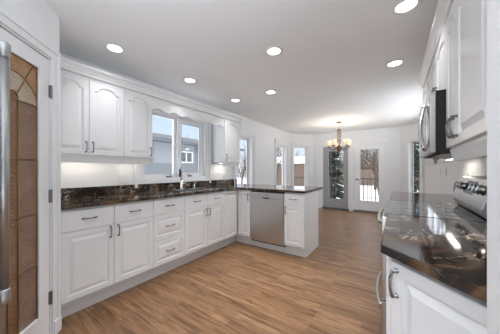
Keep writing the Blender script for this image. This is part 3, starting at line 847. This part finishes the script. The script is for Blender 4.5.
# uppers
MW0, MW1 = 1.742, 2.488
upper('upper_cabinet', FRT, 1.01, MW0-0.002, 1.365, UZ1, [1.482], 'white upper cabinet with two arched doors in the right foreground before the microwave', [(1.482-0.035, 1.46), (1.482+0.035, 1.46)], face=UD)
upper('upper_cabinet', FRT, MW0, MW1, 1.735, UZ1, [(MW0+MW1)/2], 'short white upper cabinet directly above the microwave', [((MW0+MW1)/2-0.03, 1.80), ((MW0+MW1)/2+0.03, 1.80)], rail=False, face=UD, arch=0.04)
upper('upper_cabinet', FRT, MW1+0.002, 3.10, 1.365, UZ1, [2.79], 'white upper cabinet on the right wall beyond the microwave', [(2.79-0.03, 1.46), (2.79+0.03, 1.46)], face=UD)
crown(1.01, 3.12, FRT, 'white crown moulding on top of the upper cabinets on the right wall', True, UD)
# microwave
r = thing('microwave_oven', (0.38, (MW0+MW1)/2, 1.345), 'stainless over the range microwave with a curved bar handle', 'microwave')
MB().box(MW0+0.003, MW1-0.003, 0.002, 0.375, 1.345, 1.732, FRT).build('case', M['blackmatt'], r)
fd = MB().box(MW0+0.003, MW1-0.003, 0.376, 0.405, 1.35, 1.725, FRT, bev=0.004).build('door', M['steel'], r)
MB().box(MW0+0.22, MW1-0.07, 0.4045, 0.4065, 1.41, 1.67, FRT).build('door_window', M['blackglass'], fd)
MB().box(MW0+0.02, MW0+0.13, 0.4045, 0.4065, 1.39, 1.69, FRT).build('control_pad', M['blackglass'], fd)
mb = MB(); path = []
for i in range(13):
    s = -1+2*i/12
    path.append(FRT(MW0+0.185, 0.416+0.022*(1-s*s), 1.535+s*0.155))
mb.tube(path, 0.014, 10)
for s in (-1, 1): mb.tube([FRT(MW0+0.185, 0.404, 1.535+s*0.150), FRT(MW0+0.185, 0.426, 1.535+s*0.150)], 0.012, 8)
mb.build('handle', M['chrome'], fd, smooth=True)
MB().box(MW0+0.05, MW1-0.05, 0.06, 0.34, 1.341, 1.3455, FRT).build('vent_grille', M['nickel'], r)
undercab(FRT, 1.10, 1.66, 0.13, 1.365, 'slim under cabinet light below the right foreground upper cabinet', 0.5)
undercab(FRT, 2.56, 3.04, 0.13, 1.365, 'slim under cabinet light below the upper cabinet beyond the microwave', 0.6)

# ---- refrigerator at the left edge, only its handle shows
r = thing('refrigerator', (-1.1, -0.28, 0), 'stainless refrigerator at the left edge with a thick vertical bar handle', 'refrigerator')
MB().box(-1.57, -0.62, -0.62, 0.0, 0.0, 1.83).build('cabinet_body', M['steel'], r)
dd = MB().box(-1.568, -1.312, 0.003, 0.052, 0.06, 1.825, bev=0.006).build('door', M['steelv'], r)
d2 = MB().box(-1.306, -0.622, 0.003, 0.052, 0.06, 1.825, bev=0.006).build('door', M['steelv'], r)
def frhandle(x, parent):
    z0, z1 = 0.722, 1.732
    mb = MB().tube([(x, 0.150, z0+0.01), (x, 0.150, z1-0.01)], 0.018, 18)
    for a in (z0, z1-0.062): mb.lathe([(0.012, 0), (0.0195, 0.004), (0.0215, 0.014), (0.0215, 0.056), (0.0185, 0.062)], (x, 0.150, a), 18)
    for a in (z0+0.03, z1-0.03): mb.tube([(x, 0.050, a), (x, 0.150, a)], 0.012, 10)
    return mb.build('handle', M['handle_steel'], parent, smooth=True)
frhandle(-1.252, d2)

# ------------------------------------------------------------------ outlets, switches
def plate_(name, fr, u, z, wd, ht, label, cat, n, switch=False, w=0.0):
    r = thing(name, fr(u, w, z-ht/2), label, cat)
    MB().box(u-wd/2, u+wd/2, w, w+0.006, z-ht/2, z+ht/2, fr, bev=0.002).build('cover_plate', M['plastic'], r)
    for i in range(n):
        c = u+(i-(n-1)/2)*0.048
        if switch: MB().box(c-0.016, c+0.016, w+0.006, w+0.010, z-0.033, z+0.033, fr, bev=0.002).build('rocker', M['plastic'], r)
        else:
            s = MB().box(c-0.017, c+0.017, w+0.006, w+0.009, z-0.034, z+0.034, fr, bev=0.001).build('socket_face', M['plastic'], r)
    return r
plate_('wall_outlet', FL, 1.333, 1.125, 0.118, 0.118, 'double white wall outlet above the granite left of the kitchen window', 'outlet', 2)
plate_('wall_outlet', FL, 3.24, 1.13, 0.075, 0.118, 'single white wall outlet under the small upper cabinet right of the window', 'outlet', 1)
plate_('wall_outlet', FRT, 4.50, 1.215, 0.075, 0.118, 'white wall outlet on the right wall, farther of two past the worktop', 'outlet', 1)
plate_('wall_switch', FRT, 4.03, 1.215, 0.075, 0.118, 'white rocker switch on the right wall just past the worktop', 'switch', 1, True)
plate_('wall_switch', FF, -0.03, 1.22, 0.115, 0.118, 'white double light switch beside the white patio door', 'switch', 2, True)

# ------------------------------------------------------------------ recessed ceiling lights
def can(x, y, label, power):
    r = thing('recessed_light', (x, y, 2.44), label, 'ceiling light', 'recessed ceiling lights')
    MB().lathe([(0.062, -0.002), (0.066, -0.010), (0.088, -0.006), (0.092, -0.0005), (0.062, -0.0005)], (x, y, 2.44), 32, closed=True).build('trim_ring', M['plastic'], r, smooth=True)
    MB().lathe([(0.0, -0.006), (0.061, -0.006), (0.061, -0.001), (0.0, -0.001)], (x, y, 2.44), 32).build('lens', M['led'], r)
    ld = bpy.data.lights.new('recessed_lamp', 'AREA'); ld.shape = 'DISK'; ld.size = 0.12; ld.energy = power; ld.spread = 1.5; ld.color = (0.96, 0.98, 1.0)
    lo = bpy.data.objects.new('recessed_lamp', ld); COL.objects.link(lo); lo.parent = r; lo.location = (0, 0, -0.012)
    return r
c0 = can(-2.28, 1.0, 'recessed ceiling light above the pantry end of the sink run', CAN_WALL_POWER)
for (x, y), lab in (((-2.27, 1.92), 'recessed ceiling light above the kitchen window and drawers, second along the sink run'),
                    ((-2.27, 2.9), 'recessed ceiling light above the inside corner near the small upper cabinet')):
    copy_tree(c0, (x, y, 2.44), lab)
c1 = can(-1.585, 2.9, 'recessed ceiling light above the dishwasher in the peninsula', CAN_POWER)
for (x, y), lab in (((-1.015, 1.92), 'recessed ceiling light over the middle of the open kitchen floor'),
                    ((-1.0, 1.0), 'recessed ceiling light over the kitchen floor near the refrigerator')):
    copy_tree(c1, (x, y, 2.44), lab)
c2 = can(0.06, 1.93, 'recessed ceiling light nearest the right upper cabinets, largest in view', CAN_WALL_POWER)
copy_tree(c2, (-0.01, 2.9, 2.44), 'recessed ceiling light beyond the largest one, near the end of the right cabinets')

# ------------------------------------------------------------------ chandelier
cx_, cy_ = -1.17, 5.66
r = thing('chandelier', (cx_, cy_, 2.44), 'bronze five light chandelier with glass bell shades hanging before the patio doors', 'chandelier')
MB().lathe([(0.0, -0.03), (0.035, -0.03), (0.06, -0.015), (0.065, -0.001), (0.0, -0.001)], (cx_, cy_, 2.44)).build('canopy', M['bronze'], r, smooth=True)
mb = MB()
for i in range(7):
    z = 2.405-i*0.021
    pts = []
    for k in range(9):
        a = 2*PI*k/8
        h_, v_ = 0.006*math.cos(a), 0.014*math.sin(a)
        pts.append((cx_+(h_ if i % 2 else 0), cy_+(0 if i % 2 else h_), z+v_))
    mb.tube(pts, 0.002, 5, cap=False)
mb.build('chain', M['bronze'], r)
mb = MB().lathe([(0.0, 0), (0.045, 0), (0.05, 0.012), (0.03, 0.02), (0.012, 0.035), (0.0, 0.04)], (cx_, cy_, 2.235))
for k in range(4):
    a = k*PI/2+0.4
    mb.tube([(cx_+0.036*math.cos(a), cy_+0.036*math.sin(a), 2.24), (cx_+0.040*math.cos(a), cy_+0.040*math.sin(a), 2.10), (cx_+0.03*math.cos(a), cy_+0.03*math.sin(a), 1.90)], 0.008, 8)
mb.build('column_cage', M['bronze'], r, smooth=True)
MB().lathe([(0.0, 0.34), (0.012, 0.34), (0.012, 0.25), (0.03, 0.22), (0.055, 0.19), (0.06, 0.16), (0.04, 0.13), (0.045, 0.10), (0.03, 0.06), (0.014, 0.04), (0.02, 0.02), (0.008, 0.0), (0.0, -0.01)], (cx_, cy_, 1.63)).build('hub', M['bronze'], r, smooth=True)
for k in range(5):
    a = k*2*PI/5+0.62
    ca, sa = math.cos(a), math.sin(a)
    P_ = lambda rr, z: (cx_+ca*rr, cy_+sa*rr, z)
    am_ = MB().tube([P_(0.045, 1.80), P_(0.09, 1.765), P_(0.15, 1.75), P_(0.21, 1.775), P_(0.25, 1.83)], [0.009, 0.008, 0.008, 0.008, 0.009], 8)
    am_.lathe([(0.0, 0), (0.03, 0.004), (0.034, 0.014), (0.014, 0.022), (0.014, 0.05), (0.0, 0.05)], P_(0.25, 1.825), 14)
    am_ = am_.build('arm', M['bronze'], r, smooth=True)
    MB().lathe([(0.020, 0.0), (0.036, 0.012), (0.046, 0.045), (0.052, 0.085), (0.072, 0.125), (0.069, 0.127), (0.049, 0.087), (0.043, 0.047), (0.033, 0.015), (0.017, 0.004)], P_(0.25, 1.85), 20, closed=True).build('glass_shade', M['shade'], am_, smooth=True)
    MB().lathe([(0.0, 0.0), (0.012, 0.005), (0.018, 0.04), (0.01, 0.065), (0.0, 0.072)], P_(0.25, 1.872), 12).build('bulb', M['strip'], am_, smooth=True)
    ld = bpy.data.lights.new('chandelier_bulb', 'POINT'); ld.energy = 2.6; ld.color = (1.0, 0.90, 0.76); ld.shadow_soft_size = 0.02
    lo = bpy.data.objects.new('chandelier_bulb', ld); COL.objects.link(lo); lo.parent = r
    lo.location = Vector(P_(0.25, 1.99))-Vector((cx_, cy_, 2.44))

# ------------------------------------------------------------------ outdoors
mb = MB(); rng = random.Random(3)
gx = [-30+3*i for i in range(21)]; gy = [0+3*i for i in range(13)]
gv = {}
for x in gx:
    for y in gy: gv[(x, y)] = mb.bm.verts.new((x, y, -0.45+rng.uniform(-0.05, 0.05)))
for a, b in zip(gx, gx[1:]):
    for c, d in zip(gy, gy[1:]): mb.bm.faces.new((gv[(a, c)], gv[(b, c)], gv[(b, d)], gv[(a, d)]))
g = mb.build('snow_ground', M['snow'], smooth=True)
struct(g)
dk = struct(MB().box(-4.2, 1.6, 7.32, 9.15, -0.45, -0.06).build('deck', M['deck']))
r = thing('deck_railing', (-1.3, 9.05, -0.06), 'dark metal deck railing outside the patio doors', 'railing')
MB().box(-4.1, 1.5, 9.02, 9.08, 0.90, 0.95).build('top_rail', M['rail'], r)
MB().box(-4.1, 1.5, 9.03, 9.07, 0.06, 0.10).build('bottom_rail', M['rail'], r)
for x in (-4.1, -2.25, -0.4, 1.45): MB().box(x-0.04, x+0.04, 9.01, 9.09, -0.06, 1.0).build('post', M['rail'], r)
bal = None
k = -4.0
while k < 1.42:
    if bal is None:
        bal = MB().box(k-0.009, k+0.009, 9.041, 9.059, 0.10, 0.90).build('baluster', M['rail'], r)
        k0 = k
    else:
        c = bal.copy(); COL.objects.link(c); c.parent = r; c.location = (k-k0, 0, 0)
    k += 0.125
# neighbour house beyond the kitchen window
HX = -8.0
r = thing('neighbour_house', (-10, 7.5, -0.45), 'blue grey stucco house next door seen through the kitchen window', 'house')
MB().box(-14, HX, 1.5, 10.3, -0.45, 2.42).build('house_wall', M['stucco'], r)
FH = Fr((HX, 0), (0, 1), (1, 0))
mb = MB().sweep([(0.35, 2.42), (0.37, 2.42), (0.37, 2.52), (-3.0, 3.3), (-6.3, 2.52), (-6.3, 2.42)], 1.2, 10.6, FH)
mb.build('roof', M['roof'], r)
MB().box(1.2, 10.6, 0.37, 0.39, 2.39, 2.53, FH).build('eave_board', M['eave'], r)
wf = rect_frame(MB(), FH, 6.15, 6.90, 1.58, 2.10, 0.0, 0.05, 0.05); wf.box(6.50, 6.55, 0.0, 0.05, 1.63, 2.05, FH)
wf = wf.build('window_frame', M['trim'], r)
MB().box(6.19, 6.86, 0.001, 0.02, 1.62, 2.06, FH).build('window_pane', M['winglass'], wf)
MB().box(6.46, 6.66, 0.0, 0.10, 2.18, 2.25, FH, bev=0.01).build('soffit_lamp', M['trim'], r)

# trees
def bare_tree(x, y, h, seed, label, base_z=-0.45):
    rg = random.Random(seed); mb = MB()
    def grow(p, d, L, rad, lev):
        pts = [p]; rs = [rad]
        n = 3
        for i in range(n):
            d = (d+Vector((rg.uniform(-.2, .2), rg.uniform(-.2, .2), rg.uniform(-.02, .16)))).normalized()
            p = p+d*L/n; pts.append(p); rs.append(rad*(1-0.45*(i+1)/n))
        mb.tube(pts, rs, 5 if lev < 2 else 3, cap=False)
        if lev >= 4: return
        for i in range(6 if lev == 0 else 4 if lev < 3 else 3):
            j = rg.choice((1, 2, 3)) if lev else rg.choice((2, 3))
            a = rg.uniform(0, 2*PI)
            nd_ = (d*0.75+Vector((math.cos(a), math.sin(a), rg.uniform(0.1, .6)))*0.8).normalized()
            grow(pts[j], nd_, L*rg.uniform(.55, .8), rs[j]*0.62, lev+1)
    grow(Vector((x, y, base_z)), Vector((0, 0, 1)), h*0.36, h*0.017, 0)
    o = mb.build('bare_tree', M['bark'])
    return tag(o, label, 'tree', 'bare trees beyond the deck')
def conifer(x, y, h, wdt, seed, label):
    rg = random.Random(seed)
    r = thing('conifer_tree', (x, y, -0.45), label, 'tree', 'dark conifers outside')
    MB().tube([(x, y, -0.45), (x, y, -0.45+h*0.95)], [h*0.02, h*0.004], 7).build('trunk', M['bark'], r)
    mb = MB()
    n = int(h*7)
    for i in range(n):
        t = i/n; z = -0.45+h*(0.06+0.92*t); R_ = wdt*(1-t)**0.8+0.05
        for k in range(9):
            a = rg.uniform(0, 2*PI); L = R_*rg.uniform(.6, 1.1)
            p0 = Vector((x, y, z)); tip = p0+Vector((math.cos(a)*L, math.sin(a)*L, -0.25*L+rg.uniform(-.1, .1)))
            s_ = Vector((-math.sin(a), math.cos(a), 0))*L*0.20
            mid = p0.lerp(tip, 0.55)
            v = [mb.bm.verts.new(c) for c in (p0, mid+s_+Vector((0, 0, -.05)), tip, mid-s_+Vector((0, 0, -.05)), mid+Vector((0, 0, .07)))]
            for f in ((0, 1, 4), (1, 2, 4), (2, 3, 4), (3, 0, 4)): mb.bm.faces.new([v[j] for j in f])
    mb.build('foliage', M['needle'], r)
    return r
spots = [(-0.75, 15.0, 6.0), (2.9, 19.5, 6.0), (-5.2, 18.0, 6.5), (-8.1, 13.4, 5.5), (-9.6, 18.6, 6.0), (-14.0, 19.0, 6.5), (-15.0, 12.6, 6.0), (-1.5, 21.5, 7.0)]
names = ['bare winter tree nearest the deck behind the white patio door', 'bare winter tree at the far right of the snowy yard', 'bare winter tree left of the dark conifer beyond the grey patio door',
    'bare winter tree nearest the narrow bay window on the left', 'bare winter tree in front of the brown garden shed', 'bare winter tree seen in the grazing window nearest the bay',
    'bare winter tree seen in the slim window right of the small upper cabinet', 'tall bare winter tree by the board fence behind the white patio door']
for i, ((x_, y_, h_), nm) in enumerate(zip(spots, names)): bare_tree(x_, y_, h_, 31+i, nm)
conifer(-2.95, 12.4, 5.2, 1.0, 21, 'dark conifer outside the grey patio door')
conifer(0.62, 10.9, 4.6, 0.75, 22, 'dark conifer outside the right bay window')
conifer(-15.8, 6.0, 7.0, 1.5, 23, 'dark conifer behind the house next door seen above its roof')
# tangle of distant brush, nobody could count the twigs
rg = random.Random(5); mb = MB()
for i in range(1500):
    x, y = rg.uniform(-22, 8), rg.uniform(28, 33)
    p = Vector((x, y, rg.uniform(-0.45, 1.4))); pts = [p]
    d = Vector((rg.uniform(-.5, .5), rg.uniform(-.2, .2), 1)).normalized()
    for k in range(3):
        d = (d+Vector((rg.uniform(-.5, .5), rg.uniform(-.2, .2), .1))).normalized(); p = p+d*rg.uniform(.5, 1.3); pts.append(p)
    mb.tube(pts, [0.05, 0.035, 0.025, 0.012], 3, cap=False)
o = mb.build('distant_brush', M['brush']); tag(o, 'tangle of bare grey brown brush behind the board fence', 'brush'); o['kind'] = 'stuff'
r = thing('board_fence', (-4, 27, -0.45), 'weathered brown board fence across the back of the snowy yard', 'fence')
MB().box(-18, 6, 27, 27.04, -0.4, 1.3).build('boards', M['fence'], r)
for i in range(11): MB().box(-18+2.4*i-0.05, -18+2.4*i+0.05, 26.9, 27, -0.45, 1.35).build('post', M['fence'], r)
r = thing('shed', (-9.5, 21, -0.45), 'brown garden shed seen through the narrow left bay window', 'shed')
MB().box(-11.2, -7.2, 20.0, 22.5, -0.45, 1.9).build('shed_wall', M['fence'], r)
MB().sweep([(0.2, 1.9), (-1.25, 2.7), (-2.7, 1.9)], -11.4, -7.0, Fr((0, 20), (1, 0), (0, -1))).build('roof', M['snow'], r)
